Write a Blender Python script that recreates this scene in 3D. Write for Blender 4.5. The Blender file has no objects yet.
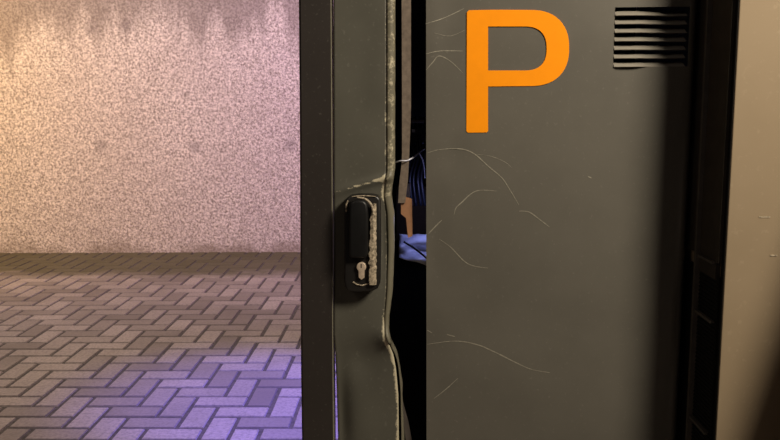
import bpy, bmesh, math, random
from mathutils import Matrix, Vector, Euler, noise
random.seed(7)
scene = bpy.context.scene
col = scene.collection
F = 800.0
CAM = Vector((0, 0, 1.12))
PITCH = math.radians(8.46); ROLL = math.radians(-0.45); YAW = math.radians(1.2)
CAMROT = (Matrix.Rotation(YAW, 3, 'Z') @ Euler((math.pi/2 - PITCH, 0, 0)).to_matrix() @ Matrix.Rotation(ROLL, 3, 'Z'))

def at(px, py, Y):
    """world point seen at pixel (px,py) on the vertical plane y=Y"""
    d = CAMROT @ Vector(((px-390)/F, -(py-220)/F, -1))
    return CAM + d*(Y/d.y)
def at_floor(px, py):
    d = CAMROT @ Vector(((px-390)/F, -(py-220)/F, -1))
    return CAM + d*(-CAM.z/d.z)

# ------------------------------------------------------------------ materials
class NT:
    def __init__(s, name):
        s.m = bpy.data.materials.new(name); s.m.use_nodes = True
        s.t = s.m.node_tree; s.n = s.t.nodes; s.l = s.t.links
        s.b = s.n['Principled BSDF']
    def node(s, typ, **kw):
        n = s.n.new(typ)
        for k, v in kw.items():
            if k.startswith('i_'):
                n.inputs[k[2:].replace('_', ' ')].default_value = v
            else: setattr(n, k, v)
        return n
    def link(s, a, b): s.l.new(a, b)
    def noise(s, scale, detail=3, rough=.6, vec=None):
        n = s.node('ShaderNodeTexNoise', i_Scale=scale, i_Detail=detail, i_Roughness=rough)
        if vec: s.link(vec, n.inputs['Vector'])
        return n.outputs['Fac']
    def pos(s): return s.node('ShaderNodeNewGeometry').outputs['Position']
    def mapped(s, v, scale=(1,1,1), loc=(0,0,0)):
        n = s.node('ShaderNodeMapping'); n.inputs['Scale'].default_value = scale; n.inputs['Location'].default_value = loc
        s.link(v, n.inputs['Vector']); return n.outputs['Vector']
    def rng(s, v, a, b, c=0., d=1.):
        n = s.node('ShaderNodeMapRange'); n.clamp = True
        s.link(v, n.inputs[0])
        for k, x in zip((1,2,3,4), (a,b,c,d)): n.inputs[k].default_value = x
        return n.outputs[0]
    def math(s, op, a, b=None):
        n = s.node('ShaderNodeMath', operation=op)
        for k, x in ((0,a),(1,b)):
            if x is None: continue
            if isinstance(x, (int,float)): n.inputs[k].default_value = x
            else: s.link(x, n.inputs[k])
        return n.outputs[0]
    def mix(s, f, a, b, blend='MIX'):
        n = s.node('ShaderNodeMix', data_type='RGBA', blend_type=blend)
        if isinstance(f, (int,float)): n.inputs[0].default_value = f
        else: s.link(f, n.inputs[0])
        for k, x in ((6,a),(7,b)):
            if isinstance(x, tuple): n.inputs[k].default_value = (*x, 1)
            else: s.link(x, n.inputs[k])
        return n.outputs[2]
    def bump(s, h, strength=.3, dist=.01):
        n = s.node('ShaderNodeBump', i_Strength=strength, i_Distance=dist)
        s.link(h, n.inputs['Height']); s.link(n.outputs[0], s.b.inputs['Normal'])
    def base(s, c):
        if isinstance(c, tuple): s.b.inputs['Base Color'].default_value = (*c, 1)
        else: s.link(c, s.b.inputs['Base Color'])
    def set(s, rough=.5, metal=0., spec=.5):
        s.b.inputs['Roughness'].default_value = rough; s.b.inputs['Metallic'].default_value = metal
        s.b.inputs['Specular IOR Level'].default_value = spec

def plain(name, c, rough=.5, metal=0., spec=.5, var=.15, scale=40, bump=0):
    t = NT(name); t.set(rough, metal, spec)
    f = t.noise(scale, 3, .6, t.pos())
    lo = tuple(x*(1-var) for x in c); hi = tuple(min(1, x*(1+var)) for x in c)
    t.base(t.mix(t.rng(f, .3, .7), lo, hi))
    if bump: t.bump(f, bump, .002)
    return t.m

# painted steel of the machine: anthracite, faint grime
def steel(name, c, wear=False):
    t = NT(name); t.set(.42, 0, .35)
    p = t.pos()
    f1 = t.noise(7, 4, .6, p); f2 = t.noise(160, 2, .6, p)
    a = t.mix(t.rng(f1, .35, .65), tuple(x*.93 for x in c), tuple(x*1.08 for x in c))
    a = t.mix(t.math('MULTIPLY', t.rng(f2, .62, .75), .10), a, (.4,.38,.32))
    if wear:
        at_ = t.node('ShaderNodeAttribute', attribute_name='wear').outputs['Fac']
        f3 = t.noise(230, 4, .7, p); f4 = t.noise(55, 3, .6, p)
        k = t.math('ADD', at_, t.math('ADD', t.math('MULTIPLY', f3, .7), t.math('MULTIPLY', f4, .7)))
        k = t.rng(k, 1.12, 1.30)
        a = t.mix(k, a, (.52,.47,.33))
    t.base(a); t.bump(f2, .04, .001)
    return t.m
M_PANEL = steel('anthracite_paint', (.110,.103,.085))
M_LOCKP = steel('anthracite_paint_worn', (.088,.085,.068), True)
M_EDGE = steel('bare_edge_steel', (.150,.138,.097), True)
M_POST = steel('brown_black_paint', (.032,.027,.024))
M_POSTE = plain('post_edge_highlight', (.16,.15,.11), .4)  # highlight along the post's right edge, put in as a paler colour
M_SCR = plain('scratch_bare_metal', (.25,.235,.185), .5, var=.3, scale=300)
M_ORANGE = plain('orange_film', (.96,.31,.004), .6, var=.03, spec=.1)
M_FLANGE = plain('flange_steel', (.17,.135,.105), .5, var=.25, scale=120)
M_BLACK = plain('black_plastic', (.008,.008,.008), .4, spec=.3)
M_HOUS = plain('black_handle_plastic', (.014,.013,.012), .38, spec=.45)
M_WORN = plain('chipped_cream_metal', (.36,.30,.215), .5, var=.75, scale=300)
M_BRASS = plain('lock_cylinder_metal', (.62,.50,.38), .35, .3, var=.2, scale=200)
M_INNER = plain('inside_dark_steel', (.012,.012,.012), .6)
M_LOUV = plain('louvre_paint', (.26,.24,.20), .4, var=.05)
M_BROWN = plain('brown_card', (.30,.15,.075), .7, var=.2)
M_GREY = plain('inside_grey_steel', (.09,.075,.065), .6)
M_INBOX = plain('inside_brown_plastic', (.05,.032,.018), .7, spec=.1)
M_CABLE = plain('pale_cable', (.62,.63,.72), .4)
M_NAVY = plain('navy_cable', (.012,.014,.025), .4)
M_PLAST = plain('pale_plastic', (.72,.74,.82), .35, var=.2, scale=60)
M_TRIM = plain('dark_metal_trim', (.042,.036,.027), .5, spec=.12)
M_TRIMD = plain('dark_metal_mesh', (.007,.007,.006), .6, spec=.12)
M_TRIML = plain('grey_trim_edge', (.085,.077,.065), .45, spec=.12)
M_CONC = plain('bare_concrete', (.26,.22,.18), .9, var=.2, scale=30, bump=.3)

# right-hand pier: beige plaster paint
t = NT('beige_render'); t.set(.75, 0, .25)
p = t.pos(); f1 = t.noise(3.5, 4, .6, p); f2 = t.noise(90, 3, .6, p)
c = t.mix(t.rng(f1, .3, .7), (.245,.187,.117), (.285,.22,.143))
c = t.mix(t.math('MULTIPLY', t.rng(f2, .6, .7), .12), c, (.5,.4,.28))
t.base(c); t.bump(f2, .05, .001); M_BEIGE = t.m

# rough concrete wall
t = NT('speckled_concrete'); t.set(.9, 0, .15)
p = t.pos()
f1 = t.noise(60, 4, .8, p); f2 = t.noise(1.3, 4, .6, p); f3 = t.noise(11, 3, .6, p)
c = t.mix(t.rng(f1, .38, .62), (.23,.19,.165), (.88,.77,.69))
c = t.mix(t.math('MULTIPLY', t.rng(f2, .35, .65), .22), c, (.38,.31,.28))
c = t.mix(t.math('MULTIPLY', t.rng(f3, .6, .72), .22), c, (.28,.22,.2))
# rain streaks running down from the top
sep = t.node('ShaderNodeSeparateXYZ'); t.link(p, sep.inputs[0])
fs = t.noise(1.0, 4, .65, t.mapped(p, (7,1,.55)))
fs2 = t.noise(1.0, 3, .6, t.mapped(p, (1.6,1,.5), (3.3,0,0)))
zz = t.rng(sep.outputs['Z'], 1.2, 1.85, -.20, .16)
k = t.rng(t.math('ADD', t.math('ADD', t.math('MULTIPLY', fs, .5), t.math('MULTIPLY', fs2, .5)), zz), .46, .61, 0, .66)
c = t.mix(k, c, (.17,.135,.12))
# damp foot
kb = t.rng(t.math('ADD', t.rng(sep.outputs['Z'], 0, .22, .22, -.25), t.noise(3, 4, .6, p)), .55, .75, 0, .6)
c = t.mix(kb, c, (.22,.17,.13))
# form-tie marks
for (px, py, r) in ((102,146,.045),(195,147,.05),(290,145,.05),(90,28,.06),(126,26,.05)):
    q = at(px, py, 5.93)
    vd = t.node('ShaderNodeVectorMath', operation='DISTANCE'); t.link(p, vd.inputs[0]); vd.inputs[1].default_value = q
    kd = t.rng(vd.outputs['Value'], r*.3, r*1.35, .42, 0)
    c = t.mix(kd, c, (.16,.13,.13))
t.base(c); t.bump(f1, .5, .012); M_WALL = t.m

# paving bricks
t = NT('paving_brick'); t.set(.8, 0, .25)
p = t.pos()
ri = t.node('ShaderNodeNewGeometry').outputs['Random Per Island']
f1 = t.noise(75, 4, .75, p); f2 = t.noise(1.1, 3, .6, p); f3 = t.noise(5, 3, .6, p)
c = t.mix(t.rng(t.math('ADD', t.math('MULTIPLY', ri, .45), t.math('MULTIPLY', f2, 1.0)), .40, .95), (.145,.118,.10), (.32,.268,.235))
c = t.mix(t.math('MULTIPLY', t.rng(f1, .42, .66), .6), c, (.12,.1,.09))
c = t.mix(t.math('MULTIPLY', t.rng(f3, .55, .75), .3), c, (.16,.13,.1))
sep = t.node('ShaderNodeSeparateXYZ'); t.link(p, sep.inputs[0])
olive_band = t.rng(t.math('ADD', t.rng(sep.outputs['Y'], 4.9, 5.6, -.35, .5), t.math('MULTIPLY', t.noise(2.2, 5, .65, p), .8)), .22, .50, 0, .85)
c = t.mix(olive_band, c, (.062,.054,.025))  # bricks turn dark olive in a patchy band towards the back wall
t.base(c); t.bump(f1, .4, .004); M_BRICK = t.m
M_JOINT = plain('joint_dirt', (.060,.050,.042), .95, var=.4, scale=60)

# ------------------------------------------------------------------ mesh helpers
def obj(name, verts, faces, mats, parent=None, smooth=False, fmat=None):
    me = bpy.data.meshes.new(name); me.from_pydata([tuple(v) for v in verts], [], faces)
    if not isinstance(mats, (list, tuple)): mats = [mats]
    for m in mats: me.materials.append(m)
    if fmat:
        for i, k in enumerate(fmat): me.polygons[i].material_index = k
    me.validate(); me.update()
    bm = bmesh.new(); bm.from_mesh(me); bmesh.ops.recalc_face_normals(bm, faces=bm.faces); bm.to_mesh(me); bm.free()
    if smooth:
        for q in me.polygons: q.use_smooth = True
    o = bpy.data.objects.new(name, me); col.objects.link(o)
    if parent: o.parent = parent
    return o
class MB:
    def __init__(s): s.v = []; s.f = []; s.k = []
    def add(s, verts, faces, k=0):
        n = len(s.v); s.v += [Vector(v) for v in verts]
        s.f += [tuple(i+n for i in f) for f in faces]; s.k += [k]*len(faces); return s
    def box(s, a, b, k=0, bev=0):
        x0,y0,z0 = a; x1,y1,z1 = b
        if bev <= 0:
            return s.add([(x0,y0,z0),(x1,y0,z0),(x1,y1,z0),(x0,y1,z0),(x0,y0,z1),(x1,y0,z1),(x1,y1,z1),(x0,y1,z1)],
                [(0,3,2,1),(4,5,6,7),(0,1,5,4),(1,2,6,5),(2,3,7,6),(3,0,4,7)], k)
        bm = bmesh.new(); bmesh.ops.create_cube(bm, size=1)
        for v in bm.verts: v.co = Vector(((x0+x1)/2+v.co.x*(x1-x0), (y0+y1)/2+v.co.y*(y1-y0), (z0+z1)/2+v.co.z*(z1-z0)))
        bmesh.ops.bevel(bm, geom=bm.edges[:], offset=bev, segments=3, profile=.5, affect='EDGES')
        bm.verts.index_update()
        s.add([v.co.copy() for v in bm.verts], [tuple(v.index for v in f.verts) for f in bm.faces], k); bm.free(); return s
    def prism(s, pts, y0, y1, k=0, bev=0, inset_to=None):
        """outline in XZ (convex-ish); front y0 (towards the viewer), back y1"""
        n = len(pts); cx = sum(p[0] for p in pts)/n; cz = sum(p[1] for p in pts)/n
        def ring(off, y):
            out = []
            for i in range(n):
                a = Vector(pts[i-1]); b = Vector(pts[i]); c = Vector(pts[(i+1) % n])
                d1 = (b-a).normalized(); d2 = (c-b).normalized()
                n1 = Vector((-d1.y, d1.x)); n2 = Vector((-d2.y, d2.x)); m = (n1+n2)
                m = m/max(.3, m.length_squared)*2
                out.append((b.x+m.x*off, y, b.y+m.y*off))
            return out
        area = sum(pts[i-1][0]*pts[i][1]-pts[i][0]*pts[i-1][1] for i in range(n))
        sg = 1 if area > 0 else -1
        rings = [ring(0, y1)]
        if bev:
            for q in range(4):
                ang = q/3*math.pi/2
                rings.append(ring(sg*bev*(1-math.cos(ang)), y0+bev*(1-math.sin(ang))))
        else: rings.append(ring(0, y0))
        vs = [v for r in rings for v in r]; fs = []
        for r in range(len(rings)-1):
            for i in range(n):
                j = (i+1) % n; fs.append((r*n+i, r*n+j, (r+1)*n+j, (r+1)*n+i))
        fs.append(tuple(range((len(rings)-1)*n, len(rings)*n))); fs.append(tuple(range(n)))
        return s.add(vs, fs, k)
    def tube(s, path, r, k=0, seg=8):
        path = [Vector(p) for p in path]; vs = []; fs = []
        for i, p in enumerate(path):
            d = (path[min(i+1, len(path)-1)]-path[max(i-1, 0)]).normalized()
            u = d.cross(Vector((0,1,.001))).normalized(); w = d.cross(u)
            rr = r[i] if isinstance(r, (list, tuple)) else r
            for q in range(seg):
                a = q*2*math.pi/seg; vs.append(p+u*math.cos(a)*rr+w*math.sin(a)*rr)
        for i in range(len(path)-1):
            for q in range(seg):
                q2 = (q+1) % seg; fs.append((i*seg+q, i*seg+q2, (i+1)*seg+q2, (i+1)*seg+q))
        fs.append(tuple(range(seg))); fs.append(tuple(range((len(path)-1)*seg, len(path)*seg)))
        return s.add(vs, fs, k)
    def build(s, name, mats, parent=None, smooth=False):
        o = obj(name, s.v, s.f, mats, parent, False, s.k)
        if smooth:
            for q in o.data.polygons: q.use_smooth = True
            md = o.modifiers.new('es', 'EDGE_SPLIT'); md.split_angle = math.radians(40)
        return o
def spline(pts, n=8):
    out = []
    P = [Vector(p) for p in pts]
    for i in range(len(P)-1):
        p0 = P[max(i-1,0)]; p1 = P[i]; p2 = P[i+1]; p3 = P[min(i+2,len(P)-1)]
        for k in range(n):
            u = k/n
            out.append(.5*((2*p1)+(p2-p0)*u+(2*p0-5*p1+4*p2-p3)*u*u+(3*p1-p0-3*p2+p3)*u**3))
    out.append(P[-1]); return out
def lerp_keys(keys, v):
    if v <= keys[0][0]: return keys[0][1]
    for (a, x), (b, y) in zip(keys, keys[1:]):
        if v <= b: return x+(y-x)*(v-a)/(b-a)
    return keys[-1][1]
def zx(pxpts, Y):
    """pixel polyline -> list of (z, X) sorted by z"""
    q = [at(px, py, Y) for px, py in pxpts]
    return sorted((p.z, p.x) for p in q)
def struct(o): o['kind'] = 'structure'; return o
def smooth_all(o):
    for q in o.data.polygons: q.use_smooth = True

# ------------------------------------------------------------------ setting
WALLY = 5.93
# floor: herringbone bricks
W = .1
org = at_floor(154.8, 387)          # near left corner of a brick lying across
GAP = .006; BEV = .004; DEP = .006
mb = MB(); X0, X1, Y0 = -6.6, 3.2, -1.6
mb.box((X0, Y0, -.08), (X1, WALLY+.25, -DEP), 1)
def brick(x0, y0, x1, y1):
    x0 = org.x+x0*W; x1 = org.x+x1*W; y0 = org.y+y0*W; y1 = org.y+y1*W
    if x1 < X0+.02 or x0 > X1-.02 or y0 < Y0 or y0 > WALLY-.02: return
    y1 = min(y1, WALLY)
    j = lambda: random.uniform(-.0012, .0012)
    x0 += GAP+j(); y0 += GAP+j(); x1 -= GAP+j(); y1 -= GAP+j()
    x0 = max(x0, X0); x1 = min(x1, X1)
    if y1-y0 < .02 or x1-x0 < .02: return
    dz = random.uniform(-.0015, 0)
    t1, t2, t3, t4 = [dz+random.uniform(-.0008, 0) for _ in range(4)]
    vs = [(x0,y0,-DEP-.002),(x1,y0,-DEP-.002),(x1,y1,-DEP-.002),(x0,y1,-DEP-.002),
          (x0+BEV,y0+BEV,t1),(x1-BEV,y0+BEV,t2),(x1-BEV,y1-BEV,t3),(x0+BEV,y1-BEV,t4)]
    mb.add(vs, [(4,5,6,7),(0,1,5,4),(1,2,6,5),(2,3,7,6),(3,0,4,7)], 0)
for x in range(-75, 75):
    for y in range(-75, 75):
        sres = (x+y) % 4
        if sres == 0: brick(x, y, x+2, y+1)
        elif sres == 2: brick(x, y, x+1, y+2)
# no joint stays open under the machine: the slab continues below every brick
fl = struct(mb.build('floor', [M_BRICK, M_JOINT]))

wl = MB().box((X0, WALLY, -.08), (X1, WALLY+.25, 3.2)); struct(wl.build('wall_back', M_WALL))

# right-hand pier, beige
Yf = 1.2
XE = at(689.5, 200, Yf).x                 # right edge of the machine
PX = XE+.0135; PY = PX/at(734.5, 101, 1).x
def zp(py): return at(735, py, PY).z
mb = MB().box((PX, PY, 0), (1.7, 2.4, 2.7), 0, .0015)
for (p0, p1, y_) in ((759, 770, 216.5), (770, 777, 255)):   # small scuffs in the plaster
    a = at(p0, y_, PY); b = at(p1, y_+.6, PY)
    mb.box((a.x, PY-.0006, b.z-.0007), (b.x, PY+.002, a.z+.0003), 1)
struct(mb.build('wall_right', [M_BEIGE, M_WORN]))

# dark metal cladding on the pier's flank, facing the machine
def zfl(py): return at(715, py, PY+.05).z
tx1 = PX-.0005
mb = MB()
ZL = zfl(258); Q = PY
mb.box((PX-.006, Q+.010, ZL), (tx1, 1.5, 2.6), 0)                # closed upper sheet
mb.box((PX-.011, Q+.020, ZL-.003), (tx1, Q+.075, ZL+.0005), 2)   # lip at its foot
mb.box((PX-.007, Q+.016, ZL-.024), (tx1, Q+.10, ZL-.003), 0)
mb.box((PX-.004, Q+.010, 0), (tx1, 1.5, ZL-.02), 1)              # open lower part: black mesh sheet
mb.box((PX-.012, Q+.080, 0), (tx1, Q+.087, 2.6), 2)              # rear upright
mb.box((PX-.0012, Q+.0016, 0), (tx1, Q+.012, 2.6), 1)              # front upright
for z in [zfl(316)-.166*i for i in range(7)]:
    if z < .02: break
    mb.box((PX-.010, Q+.018, z-.002), (tx1, Q+.081, z+.002), 2)
z = ZL-.03
while z > .02:
    mb.box((PX-.0055, Q+.011, z-.001), (PX-.004, Q+.080, z+.001), 1); z -= .006
struct(mb.build('trim_1', [M_TRIM, M_TRIMD, M_TRIML]))

# ------------------------------------------------------------------ the machine
root = bpy.data.objects.new('parking_machine', None); col.objects.link(root)
root.location = (.17, 1.35, 0)
root['label'] = 'dark grey parking machine with orange letter P, broken open at its scratched lock edge'
root['category'] = 'parking machine'
PARTS = []
def part(o): PARTS.append(o); return o
ZT, ZB = 1.86, .03

# -- big P panel: grid with louvre slots and a rounded right edge
XL = at(426.3, 220, Yf).x
RB = .012; XR = XE-RB
s_l = at(614, 40, Yf).x; s_r = XR-.0004
slots = []
for i in range(7):
    yc = 10.2+i*8.55
    slots.append((at(640, yc+5.2, Yf).z, at(640, yc-3.1, Yf).z))
us = []           # (X, Y) along the sheet with arc
xs = sorted(set([round(XL+(XR-XL)*i/48, 5) for i in range(49)] + [round(s_l,5), round(s_r,5)]))
for x in xs: us.append((x, Yf, x))
for i in range(1, 9):
    a = i/8*math.pi/2; us.append((XR+RB*math.sin(a), Yf+RB*(1-math.cos(a)), XR+RB*math.sin(a)))
for i in range(1, 8): us.append((XR+RB, Yf+RB+i*.0445, XR+RB))
zs = sorted(set([round(ZB+(ZT-ZB)*i/90, 5) for i in range(91)] + [round(v,5) for s_ in slots for v in s_]))
def dent(x, z):
    d = 0
    for (px, py, rx, rz, a) in ((455,157,.018,.012,.0035),(432,240,.02,.06,.002),(430,30,.02,.07,-.0018),(428,360,.03,.05,.0018),(500,400,.10,.10,-.0008)):
        q = DP[(px, py)]
        d += a*math.exp(-((x-q.x)/rx)**2-((z-q.z)/rz)**2)
    return d + .0006*noise.noise(Vector((x*6, z*6, 0)))
DP = {k: at(*k, Yf) for k in ((455,157),(432,240),(430,30),(428,360),(500,400))}
vs = []; fs = []
nu = len(us)
for z in zs:
    for (x, y, xx) in us: vs.append((x, y+(dent(x, z) if x < XR else 0), z))
mbp = MB()
for j in range(len(zs)-1):
    zc = (zs[j]+zs[j+1])/2
    inz = any(a < zc < b for a, b in slots)
    for i in range(nu-1):
        xc = (us[i][0]+us[i+1][0])/2
        if inz and s_l < xc < s_r and us[i][1] < Yf+.001: continue
        fs.append((j*nu+i, j*nu+i+1, (j+1)*nu+i+1, (j+1)*nu+i))
mbp.add(vs, fs, 0)
# return fold on the left edge
n0 = len(mbp.v); lv = []
for z in zs:
    y = Yf+dent(XL, z); lv += [(XL, y, z), (XL+.0006, y+.0016, z), (XL+.0006, y+.018, z)]
mbp.add(lv, [(3*j+k, 3*j+k+1, 3*j+4+k, 3*j+3+k) for j in range(len(zs)-1) for k in range(2)], 0)
# scratches through the paint
SCR = [
 ([(427,153),(440,149.5),(461,149),(474.5,154),(488,166),(502,178),(510,190),(519,205)], .9),
 ([(519,211),(529,212),(539,219),(549.5,227)], .9),
 ([(454,214.5),(456,208),(461,203),(476,191),(497,191)], .8),
 ([(428.5,234),(435,227),(442,220)], .9),
 ([(439,239),(451,247.5),(464,261),(474,266),(488,268)], .8),
 ([(474,154),(490,156),(505,162),(512,168)], .45),
 ([(427,344.5),(455,341),(477,344.5),(496,352.5),(515,362),(531,369),(550,372.5)], 1.0),
 ([(434,398.5),(446,389),(458,378)], .7),
 ([(425.5,24),(444,18),(464,8.5)], .7),
 ([(426,54),(440,51),(463,51)], .8),
 ([(426,70),(433,62),(439,56),(450,61),(463,73)], .8),
 ([(447,334.5),(455,336.5)], .9),
 ([(588,176.5),(591.5,178)], 1.1),
 ([(427,330),(432,333)], .8),
 ([(465,30),(450,36),(434,33)], .4),
]
for pts, wd in SCR:
    pw = [at(px, py, Yf) for px, py in pts]
    sp = spline(pw, 6); n = len(sp); v2 = []; f2 = []
    for i, q in enumerate(sp):
        d = (sp[min(i+1, n-1)]-sp[max(i-1, 0)]).normalized(); nn = Vector((-d.z, 0, d.x))
        w = .00085*wd*(.35+.65*math.sin(math.pi*(i+.6)/(n+.2)))*(1+.4*noise.noise(q*90))
        y = Yf+dent(q.x, q.z)-.00035
        v2 += [(q.x+nn.x*w, y, q.z+nn.z*w), (q.x-nn.x*w, y, q.z-nn.z*w)]
    for i in range(n-1): f2.append((2*i, 2*i+1, 2*i+3, 2*i+2))
    mbp.add(v2, f2, 1)
o = part(obj('front_panel', mbp.v, mbp.f, [M_PANEL, M_SCR], root, False, mbp.k))
smooth_all(o); md = o.modifiers.new('es', 'EDGE_SPLIT'); md.split_angle = math.radians(50)
o['label'] = 'large dark grey sheet metal panel with pale scratches'

# -- louvres in the slots
for i, (z0, z1) in enumerate(slots):
    mb = MB(); h = z1-z0; zm = z0+h*.60; sec = []
    for q in range(7):                      # bulging blade: back edge high, lip low and forward
        u = q/6
        sec.append((Yf+.007*(1-u)-.0055*u-.0012*math.sin(u*math.pi), zm-(zm-z0)*u))
    n = len(sec); xa, xb = s_l+.0006, s_r-.001
    xsn = 16; v2 = []; f2 = []
    for k in range(xsn+1):
        x = xa+(xb-xa)*k/xsn; e = min(1, .35+k*.5); dp = .013*max(0, min(1, (k/xsn-.30)/.45))
        for (y, z) in sec: v2.append((x, Yf+dp+(y-Yf)*e, z0+(z-z0)*(.7+.3*e)))
        for (y, z) in reversed(sec): v2.append((x, Yf+dp+(y-Yf)*e+.0014, z0+(z-z0)*(.7+.3*e)-.0008))
    m = 2*n
    for k in range(xsn):
        for q in range(m): f2.append((k*m+q, k*m+(q+1) % m, (k+1)*m+(q+1) % m, (k+1)*m+q))
    f2 += [tuple(range(m)), tuple(range(xsn*m, (xsn+1)*m))]
    mb.add(v2, f2)
    part(mb.build('louvre', M_LOUV, root, True))

# -- the letter P
def arc_pts(cx, cy, rx, ry, a0, a1, n, ex=2.0):
    out = []
    for i in range(n+1):
        a = a0+(a1-a0)*i/n; c_, s_ = math.cos(a), math.sin(a)
        out.append((cx+rx*math.copysign(abs(c_)**(2/ex), c_), cy+ry*math.copysign(abs(s_)**(2/ex), s_)))
    return out
outer = [(466.5,131.5),(467,12.2),(468.8,10.3),(500,9.8)] + arc_pts(530,48,39,38,-math.pi/2,math.pi/2,22,2.35) + [(488,86.5)]
inner = [(488,70.5)] + list(reversed(arc_pts(524,48.5,22.5,22,-math.pi/2,math.pi/2,22,2.5))) + [(488,26.5)]
def letter():
    bm = bmesh.new()
    ow = [at(px, py, Yf) for px, py in outer + [(488,131),(486.5,132.4),(468,132.6)]]
    iw = [at(px, py, Yf) for px, py in inner]
    # stem quads + bowl strip built from resampled outlines
    def resample(pts, n):
        L = [0]
        for a, b in zip(pts, pts[1:]): L.append(L[-1]+(b-a).length)
        out = []
        for k in range(n+1):
            d = L[-1]*k/n
            for i in range(len(L)-1):
                if d <= L[i+1]+1e-9:
                    out.append(pts[i].lerp(pts[i+1], (d-L[i])/max(1e-9, L[i+1]-L[i]))); break
        return out
    yf = Yf-.0013
    # bowl strip
    N = 48
    bo = resample([at(px, py, Yf) for px, py in [(488,9.9),(500,9.8)]+arc_pts(530,48,39,38,-math.pi/2,math.pi/2,40,2.35)+[(488,86.5)]], N)
    bi = resample([at(px, py, Yf) for px, py in [(488,26.5)]+arc_pts(524,48.5,22.5,22,-math.pi/2,math.pi/2,40,2.5)+[(488,70.5)]], N)
    mbl = MB(); vs = []; fs = []
    for a, b in zip(bo, bi):
        vs += [(a.x,yf,a.z),(b.x,yf,b.z),(a.x,Yf+.001,a.z),(b.x,Yf+.001,b.z)]
    for i in range(N):
        k = 4*i
        fs += [(k,k+1,k+5,k+4),(k,k+4,k+6,k+2),(k+1,k+3,k+7,k+5)]
    mbl.add(vs, fs)
    st = [(at(px,py,Yf).x, at(px,py,Yf).z) for px,py in [(466.3,131),(466.9,12.2),(468.8,10.3),(488,9.9),(488,131),(486.6,132.4),(467.8,132.6)]]
    mbl.prism(st, yf, Yf+.001)
    return mbl
o = part(letter().build('letter', M_ORANGE, root)); o['label'] = 'orange letter P on the panel'

# -- left dark post
pl = zx([(299,0),(300,220),(301.2,440)], Yf); pr = zx([(331.6,0),(332.6,220),(333.4,440)], Yf)
mb = MB(); zz_ = [0.0, .3, .5, .7, .9, 1.1, 1.3, 1.5, ZT]
vs = []; fs = []
for z in zz_:
    a = lerp_keys(pl, z); b = lerp_keys(pr, z)
    vs += [(a, Yf+.034, z), (a, Yf+.003, z), (a+.003, Yf, z), (b-.0012, Yf, z), (b, Yf+.0012, z), (b, Yf+.034, z)]
fk = []
for j in range(len(zz_)-1):
    for k in range(6):
        fs.append((6*j+k, 6*j+(k+1) % 6, 6*j+6+(k+1) % 6, 6*j+6+k)); fk.append(1 if k in (3, 4) else 0)
fs += [tuple(range(6)), tuple(range(6*len(zz_)-6, 6*len(zz_)))]; fk += [0, 0]
mb.add(vs, fs); mb.k = fk
o = part(mb.build('side_post', [M_POST, M_POSTE], root)); o['label'] = 'brown black upright along the left side'

# -- lock panel: bent sheet
le = zx([(333.4,-40),(333.8,200),(333.6,335),(335,355),(336.2,390),(337.6,440)], Yf)
re = zx([(386.5,-40),(386.5,170),(384.5,186),(383.8,196),(386.5,215),(387.5,250),(386.5,290),(384.5,318),(385,334),(389.5,345),(393.5,356),(396,370),(398.3,395),(398.8,440)], Yf)
GP = lambda px, py: at(px, py, Yf)
c1 = GP(336,192); c2 = GP(388,177); g1 = GP(389,338); g2 = GP(384,240); g3 = GP(360,360); g4 = GP(341,420)
def ldisp(x, z):
    # crease line across, dent below, crumple at the lower right
    tt = (x-c1.x)/(c2.x-c1.x); zc = c1.z+(c2.z-c1.z)*tt; dz = z-zc
    d = -.0045*math.exp(-(dz/.006)**2)*(.3+.7*max(0, min(1, tt)))
    if dz < 0: d += .005*(1-math.exp(dz/.02))*math.exp(-(dz/.26)**2)
    d += -.011*math.exp(-((x-g1.x)/.020)**2-((z-g1.z)/.018)**2)
    d += .007*math.exp(-((x-g2.x)/.012)**2-((z-g2.z)/.06)**2)
    d += .008*math.exp(-((x-g3.x)/.03)**2-((z-g3.z)/.03)**2)
    d += .010*math.exp(-((x-g4.x)/.014)**2-((z-g4.z)/.09)**2)
    d += .0016*noise.noise(Vector((x*22, z*13, 3.1)))
    return d
lz = []
z = ZB
while z < ZT:
    lz.append(z); z += .004 if .55 < z < 1.32 else .03
lz.append(ZT)
NC = 26
vs = []; fs = []; wear = []
for z in lz:
    a = lerp_keys(le, z); b = lerp_keys(re, z)
    for i in range(NC+1):
        u = i/NC; x = a+(b-a)*u
        vs.append((x, Yf+.002+ldisp(x, z), z))
        tt = (x-c1.x)/(c2.x-c1.x); dz = z-(c1.z+(c2.z-c1.z)*tt)
        w = .42*math.exp(-((b-x)/.005)**2)*1.15
        w += (.64 if tt > .35 else .55)*math.exp(-(dz/.0026)**2)
        w += .30*math.exp(-((x-GP(383,186).x)/.010)**2-((z-GP(383,186).z)/.016)**2)
        w += .36*math.exp(-((b-x)/.011)**2-((z-g1.z)/.03)**2)
        w += .24*math.exp(-((b-x)/.008)**2)*(1 if z < g1.z else 0)
        w += .2*math.exp(-((x-GP(376,427).x)/.01)**2-((z-GP(376,427).z)/.0022)**2)+.28*math.exp(-((x-GP(352,357).x)/.008)**2-((z-GP(352,357).z)/.0025)**2)
        wear.append(w)
m = NC+1
for j in range(len(lz)-1):
    for i in range(NC): fs.append((j*m+i, j*m+i+1, (j+1)*m+i+1, (j+1)*m+i))
lp = part(obj('lock_panel', vs, fs, M_LOCKP, root)); smooth_all(lp)
ca = lp.data.attributes.new('wear', 'FLOAT', 'POINT')
for i, w in enumerate(wear): ca.data[i].value = w
md = lp.modifiers.new('sol', 'SOLIDIFY'); md.thickness = .0016; md.offset = 1 if False else 0
lp['label'] = 'bent grey lock panel with chipped edges'

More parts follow.
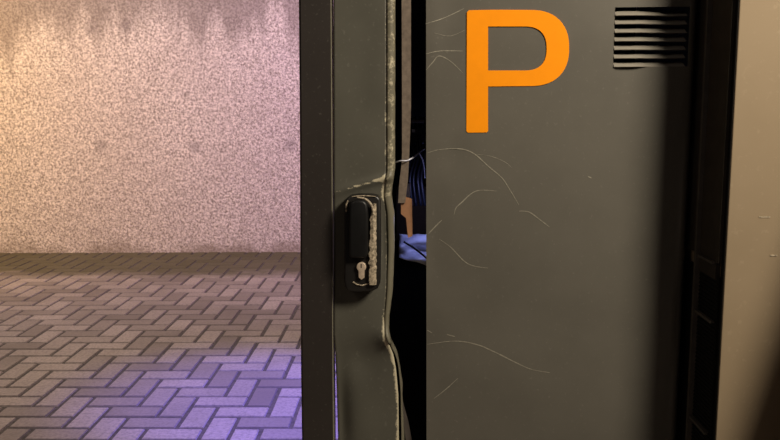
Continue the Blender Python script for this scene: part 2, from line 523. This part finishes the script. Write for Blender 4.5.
# -- folded edge on the right of the lock panel, worn bright
ko = zx([(395,-40),(394.6,170),(392.5,184),(391,196),(394,215),(394,250),(392.5,290),(389,318),(388.5,330),(391,342),(396,353),(399,366),(402,385),(402.5,410),(404,440)], Yf)
vs = []; fs = []; wear = []
for z in lz:
    a = lerp_keys(re, z); b = lerp_keys(ko, z); low = z < GP(0,345).z
    y0 = Yf+.002+ldisp(a, z); gap = .0035*max(0, min(1, (GP(0,350).z-z)/.02))
    a2 = a+gap
    jit = .0006*noise.noise(Vector((3, z*60, 0)))
    dy = .003 if not low else .012
    pts = [(a2, y0-.001+(.008 if low else 0)), (a2+(b-a2)*.25, y0-.003+jit+(.009 if low else 0)), (a2+(b-a2)*.75, y0-.0015+jit+(.010 if low else 0)), (b+jit, y0+.003+(.010 if low else 0)), (b+jit, y0+.020)]
    for k, (x, y) in enumerate(pts):
        vs.append((x, y, z)); wear.append((.44 if k < 3 else .30) if z > GP(0,200).z else .05)
for j in range(len(lz)-1):
    for i in range(4): fs.append((j*5+i, j*5+i+1, (j+1)*5+i+1, (j+1)*5+i))
fe = part(obj('folded_edge', vs, fs, M_EDGE, root)); smooth_all(fe)
ca = fe.data.attributes.new('wear', 'FLOAT', 'POINT')
for i, w in enumerate(wear): ca.data[i].value = w
md = fe.modifiers.new('sol', 'SOLIDIFY'); md.thickness = .001; md.offset = 0
fe['label'] = 'pale chipped folded edge of the lock panel'

# -- inner flange in the gap
Yg = 1.217
fl_l = zx([(401.5,-40),(402,100),(402,160),(399,185),(398,205)], Yg); fl_r = zx([(411,-40),(411,110),(409.5,150),(408,180),(405,205)], Yg)
zf0 = at(402, 203, Yg).z
mb = MB(); vs = []; fs = []; zl = [zf0+(ZT-zf0)*((i/40)**1.4) for i in range(41)]
for z in zl:
    a = lerp_keys(fl_l, z); b = lerp_keys(fl_r, z); w = .002*noise.noise(Vector((1, z*14, 0)))
    vs += [(a, Yg+.03, z), (a, Yg+w, z), (b, Yg+w-.001, z), (b, Yg+.002+w, z), (a+.0015, Yg+.003+w, z), (a+.0015, Yg+.03, z)]
for j in range(len(zl)-1):
    for k in range(6): fs.append((6*j+k, 6*j+(k+1) % 6, 6*j+6+(k+1) % 6, 6*j+6+k))
fs += [tuple(range(6)), tuple(range(6*len(zl)-6, 6*len(zl)))]
mb.add(vs, fs); o = part(mb.build('inner_flange', M_FLANGE, root)); o['label'] = 'pinkish brown steel flange seen in the gap'

# lower torn flange
Yq = 1.225
mb = MB(); a = zx([(400,395),(402,412),(406,440),(409,470)], Yq); b = zx([(401,395),(406.5,412),(412,440),(417,470)], Yq)
zl = [at(400, 395, Yq).z-(at(400,395,Yq).z-.1)*i/12 for i in range(13)]
vs = []; fs = []
for z in zl:
    x0 = lerp_keys(a, z); x1 = lerp_keys(b, z); vs += [(x0,Yq,z),(x1,Yq,z),(x1,Yq+.002,z),(x0,Yq+.002,z)]
for j in range(len(zl)-1):
    for k in range(4): fs.append((4*j+k, 4*j+(k+1) % 4, 4*j+4+(k+1) % 4, 4*j+4+k))
fs += [(0,1,2,3), tuple(range(4*len(zl)-4, 4*len(zl)))]
mb.add(vs, fs); part(mb.build('torn_flange', M_GREY, root))

# -- body: back, sides, roof, plinth
XBL, XBR, YB = at(345, 300, Yf).x, XE-.0003, 1.52
mb = MB().box((XBL, Yf+.03, .05), (XBL+.002, YB, ZT-.004)); part(mb.build('side_panel', M_POST, root))
mb = MB().box((XBL, YB, .05), (XBR, YB+.003, ZT-.004)); part(mb.build('back_panel', M_INNER, root))
mb = MB().box((at(301,0,Yf).x-.002, Yf-.004, ZT+.001), (XBR+.003, YB+.012, ZT+.035), 0, .006); part(mb.build('roof', M_POST, root, True))
mb = MB().box((XBL, Yf+.006, 0), (XBR, YB, .045), 0, .003); part(mb.build('plinth', M_POST, root, True))

# -- things inside the gap (parts of the mechanism)
def qbox(px0, py0, px1, py1, Y, dep, bev=.001):
    Y += .3; a = at(px0, py1, Y); b = at(px1, py0, Y)
    return MB().box((a.x, Y, a.z), (b.x, Y+dep, b.z), 0, bev)
mb = qbox(396, 186, 434, 240, 1.06, .05, .002); part(mb.build('inner_box', M_INBOX, root))
mb = MB(); q = [(401,196),(412,199),(412.5,236),(408,238),(406,218),(401,214)]
mb.prism([(at(px,py,1.220).x, at(px,py,1.220).z) for px,py in q], 1.220, 1.226); o = part(mb.build('bracket', M_BROWN, root)); o['label'] = 'orange brown bracket'
mb = MB(); q = [(406,185),(410.5,183),(410,201),(406.5,203)]
mb.prism([(at(px,py,1.255).x, at(px,py,1.255).z) for px,py in q], 1.255, 1.261); part(mb.build('terminal', M_CABLE, root))
# pale plastic cover under blue light, a crumpled sheet
mb = MB(); n = 14; vs = []; fs = []
for j in range(n+1):
    for i in range(n+1):
        u, v = i/n, j/n
        px = 399+34*u; py = 234+(33-10*(1-u))*v+3*u*0
        Y = 1.29-.035*v+.012*noise.noise(Vector((u*3, v*3, 1)))+.006*math.sin(v*9+u*4)
        vs.append(at(px, py+2*noise.noise(Vector((u*2, 0, 5))), Y))
for j in range(n):
    for i in range(n): fs.append((j*(n+1)+i, j*(n+1)+i+1, (j+1)*(n+1)+i+1, (j+1)*(n+1)+i))
mb.add(vs, fs); o = part(mb.build('plastic_cover', M_PLAST, root)); smooth_all(o)
md = o.modifiers.new('sol', 'SOLIDIFY'); md.thickness = .001
o['label'] = 'crumpled pale plastic cover in blue light'
def cable(pts, r, mat, name='cable', label=None):
    mb = MB().tube(spline([at(a, b, c+.3) for a, b, c in pts], 6), r); o = part(mb.build(name, mat, root)); smooth_all(o)
    if label: o['label'] = label
    return o
cable([(385,171,.93),(393,164,.925),(400,161,.912),(407,160.5,.912),(414,157,.925),(420,152,.945),(425,149,.96)], .0011, M_CABLE, label='thin pale cable across the gap')
cable([(419,153,.945),(422,158,.95),(424,166,.96),(425,178,.97)], .0009, M_CABLE, label='thin pale cable hanging in the gap')
cable([(404,242,.955),(414,248,.945),(424,256,.94),(432,264,.945)], .0016, M_BLACK, label='black cable over the pale cover')
for k, dx in enumerate((0, 4, 8, 13, 17)):
    cable([(407+dx,118,1.0+.01*k),(409+dx-2*(k%2),140,.985),(411+dx*.8,158,.98),(406+dx*.9,178,.985),(408+dx,205,1.01)], .0026, M_NAVY, label='dark blue cable in a bundle')
mb = qbox(404, 119.5, 424, 123, .98, .02, .0008); part(mb.build('cross_bar', M_GREY, root))
mb = qbox(405, 128, 426, 144, .99, .03, .002); o = part(mb.build('connector', M_NAVY, root))
mb = qbox(412, 129, 415, 132.5, .9885, .002, .0005); mb.build('indicator_dot', M_CABLE, o)  # small bright indicator light, its glow put in as a pale block

# -- swivel handle
Yh = 1.178
H = lambda px, py: (lambda p: (p.x, p.z))(at(px, py, Yh))
out = [H(*q) for q in [(344,207),(345.5,200),(350,196.5),(358,195.2),(372,195.2),(378,196.5),(380.5,200),(380.8,240),(380.3,283),(377.5,289),(372,291.5),(354,292.5),(347.5,291),(345,287),(344,281)]]
mb = MB().prism(out, Yh, Yf+.003, 0, .0035)
hnd = part(mb.build('lock_handle', M_HOUS, root, True)); hnd['label'] = 'black lock handle with chipped right rim'
# paddle lever
out = [H(*q) for q in [(349.5,206),(351,201),(356,199),(364,199.5),(367.5,203),(368.5,212),(368.5,252),(366,257),(351,257),(349.2,253)]]
mb = MB().prism(out, Yh-.012, Yh+.002, 0, .004); mb.build('lever', M_BLACK, hnd, True)
# chipped rim on the right
Yr = Yh-.006
sp = spline([at(px, py, Yr) for px, py in [(357,197.5),(364,198.5),(369,202),(372.5,207.5),(373.5,214)]], 6)
mb = MB().tube(sp, [.0009+.0011*min(1, i/12) for i in range(len(sp))]); 
vs = []; fs = []; rows = 60
for j in range(rows+1):
    py = 204+(285-204)*j/rows
    l = 370.4+1.3*noise.noise(Vector((0, py*.23, 0)))-(1.2 if py > 240 else 0); r = 376.3+1.0*noise.noise(Vector((5, py*.3, 0)))
    if j < 10: l += 3*(1-j/10)
    a = at(l, py, Yr); b = at(r, py, Yr)
    vs += [(a.x, Yh+.001, a.z), (a.x, Yr+.0006, a.z), ((a.x+b.x)/2, Yr-.001, a.z), (b.x, Yr+.001, b.z), (b.x, Yh+.001, b.z)]
for j in range(rows):
    for k in range(4): fs.append((5*j+k, 5*j+k+1, 5*j+5+k+1, 5*j+5+k))
fs += [(0,1,2,3,4), tuple(range(5*rows, 5*rows+5))]
mb.add(vs, fs); mb.build('rim', M_WORN, hnd, True)
mb = MB().tube(spline([at(px,py,Yh-.0015) for px,py in [(346.5,212),(346.3,205),(348,200.5)]], 5), .0012); mb.build('chipped_corner', M_WORN, hnd, True)
mb = MB().tube([at(352+24*i/12, 196.6-.8*math.sin(i/12*3.1), Yh-.0008) for i in range(13)], [.0006+.0007*abs(noise.noise(Vector((i*.9,2,0)))) for i in range(13)])
mb.build('chipped_top_edge', M_WORN, hnd, True)
# profile cylinder with keyhole
cc = at(361.5, 266.5, Yh); rr = .0072
pts = []
for i in range(15):
    a = math.radians(-50+280*i/14); pts.append((cc.x+rr*math.cos(a), cc.z+rr*math.sin(a)))
pts += [(cc.x-.0044, cc.z-.016), (cc.x, cc.z-.0195), (cc.x+.0044, cc.z-.016)]
mb = MB().prism(pts, Yh-.005, Yh+.002, 0, .0008)
mb.build('lock_cylinder', M_BRASS, hnd, True)
mb = MB().box((cc.x-.0006, Yh-.0056, cc.z-.001), (cc.x+.0006, Yh-.004, cc.z+.005)); mb.build('keyhole', M_BLACK, hnd)
mb = MB().tube([at(353,282,Yh-.0005), at(357,284.5,Yh-.001), at(362,285.5,Yh-.001), at(369,283.5,Yh-.0005)], .0010); mb.build('lower_lip', M_WORN, hnd, True)
for o in PARTS:
    o.matrix_parent_inverse = Matrix.Translation(-root.location)

# ------------------------------------------------------------------ light
def lamp(name, kind, loc, target, energy, colr, **kw):
    d = bpy.data.lights.new(name, kind); d.energy = energy; d.color = colr
    for k, v in kw.items(): setattr(d, k, v)
    o = bpy.data.objects.new(name, d); col.objects.link(o); o.location = loc
    if target is not None: o.rotation_euler = (Vector(target)-Vector(loc)).to_track_quat('-Z', 'Y').to_euler()
    return o
KEY = Vector((PX+.62, .20, 2.02))
lamp('key_lamp', 'AREA', KEY, (.2, 1.2, 1.1), 38, (1, .87, .70), shape='DISK', size=.44)
lamp('left_fill', 'AREA', (-1.5, -.5, 2.6), (.1, 1.2, 1.0), 4, (1, .80, .66), shape='DISK', size=.5)  # fill light added to even out the panel; no lamp stands here
lamp('yard_lamp', 'AREA', (-2.0, 3.2, 4.2), (-2.0, 5.6, .6), 186, (1, .82, .70), shape='DISK', size=1.2)
lamp('warm_lamp', 'SPOT', (-4.1, 4.0, 2.4), (-3.9, 5.93, 1.0), 285, (1, .61, .13), spot_size=math.radians(130), spot_blend=1, shadow_soft_size=.2)
BT = at_floor(290, 402)
lamp('blue_lamp', 'SPOT', (.55, BT.y-.3, 1.7), BT, 520, (.22, .18, 1.0), spot_size=math.radians(40), spot_blend=.8, shadow_soft_size=.1)
lamp('violet_lamp', 'SPOT', (.9, 3.6, 2.2), (-.7, 5.93, 1.0), 250, (.72, .42, 1.0), spot_size=math.radians(110), spot_blend=1, shadow_soft_size=.2)
q = at(420, 236, 1.265)
lamp('inside_lamp', 'POINT', (q.x+.02, 1.26, q.z+.03), None, .07, (.36, .40, 1.0), shadow_soft_size=.006)

# unseen sloped slab, added to cast the diagonal shadow on the pier
def through(px, py, yb):
    t_ = at(px, py, PY); s_ = (yb-KEY.y)/(t_.y-KEY.y)
    return KEY+(t_-KEY)*s_
yb = .965
a = through(768, 330, yb); b = through(733, 440, yb)
sl = (a.x-b.x)/(a.z-b.z)
XW = at(783, 440, yb).x; xt = b.x+(1.45-b.z)*sl; zlow = b.z-(b.x-XW)/sl
mb = MB().prism([(XW, 0), (1.7, 0), (1.7, 1.45), (xt, 1.45), (XW, max(.05, zlow))], yb, yb+.05)
struct(mb.build('shadow_slab', M_CONC))

# ------------------------------------------------------------------ world, camera
w = bpy.data.worlds.new('night'); scene.world = w; w.use_nodes = True
w.node_tree.nodes['Background'].inputs[0].default_value = (.55, .5, .6, 1)
w.node_tree.nodes['Background'].inputs[1].default_value = .02
cd = bpy.data.cameras.new('camera'); cam = bpy.data.objects.new('camera', cd); col.objects.link(cam)
cam.location = CAM; cam.rotation_euler = CAMROT.to_euler()
cd.sensor_width = 36; cd.lens = 36*F/780; cd.clip_start = .02
scene.camera = cam
vs_ = scene.view_settings
vs_.view_transform = 'Standard'; vs_.look = 'None'; vs_.exposure = 0; vs_.gamma = 1; vs_.use_curve_mapping = False
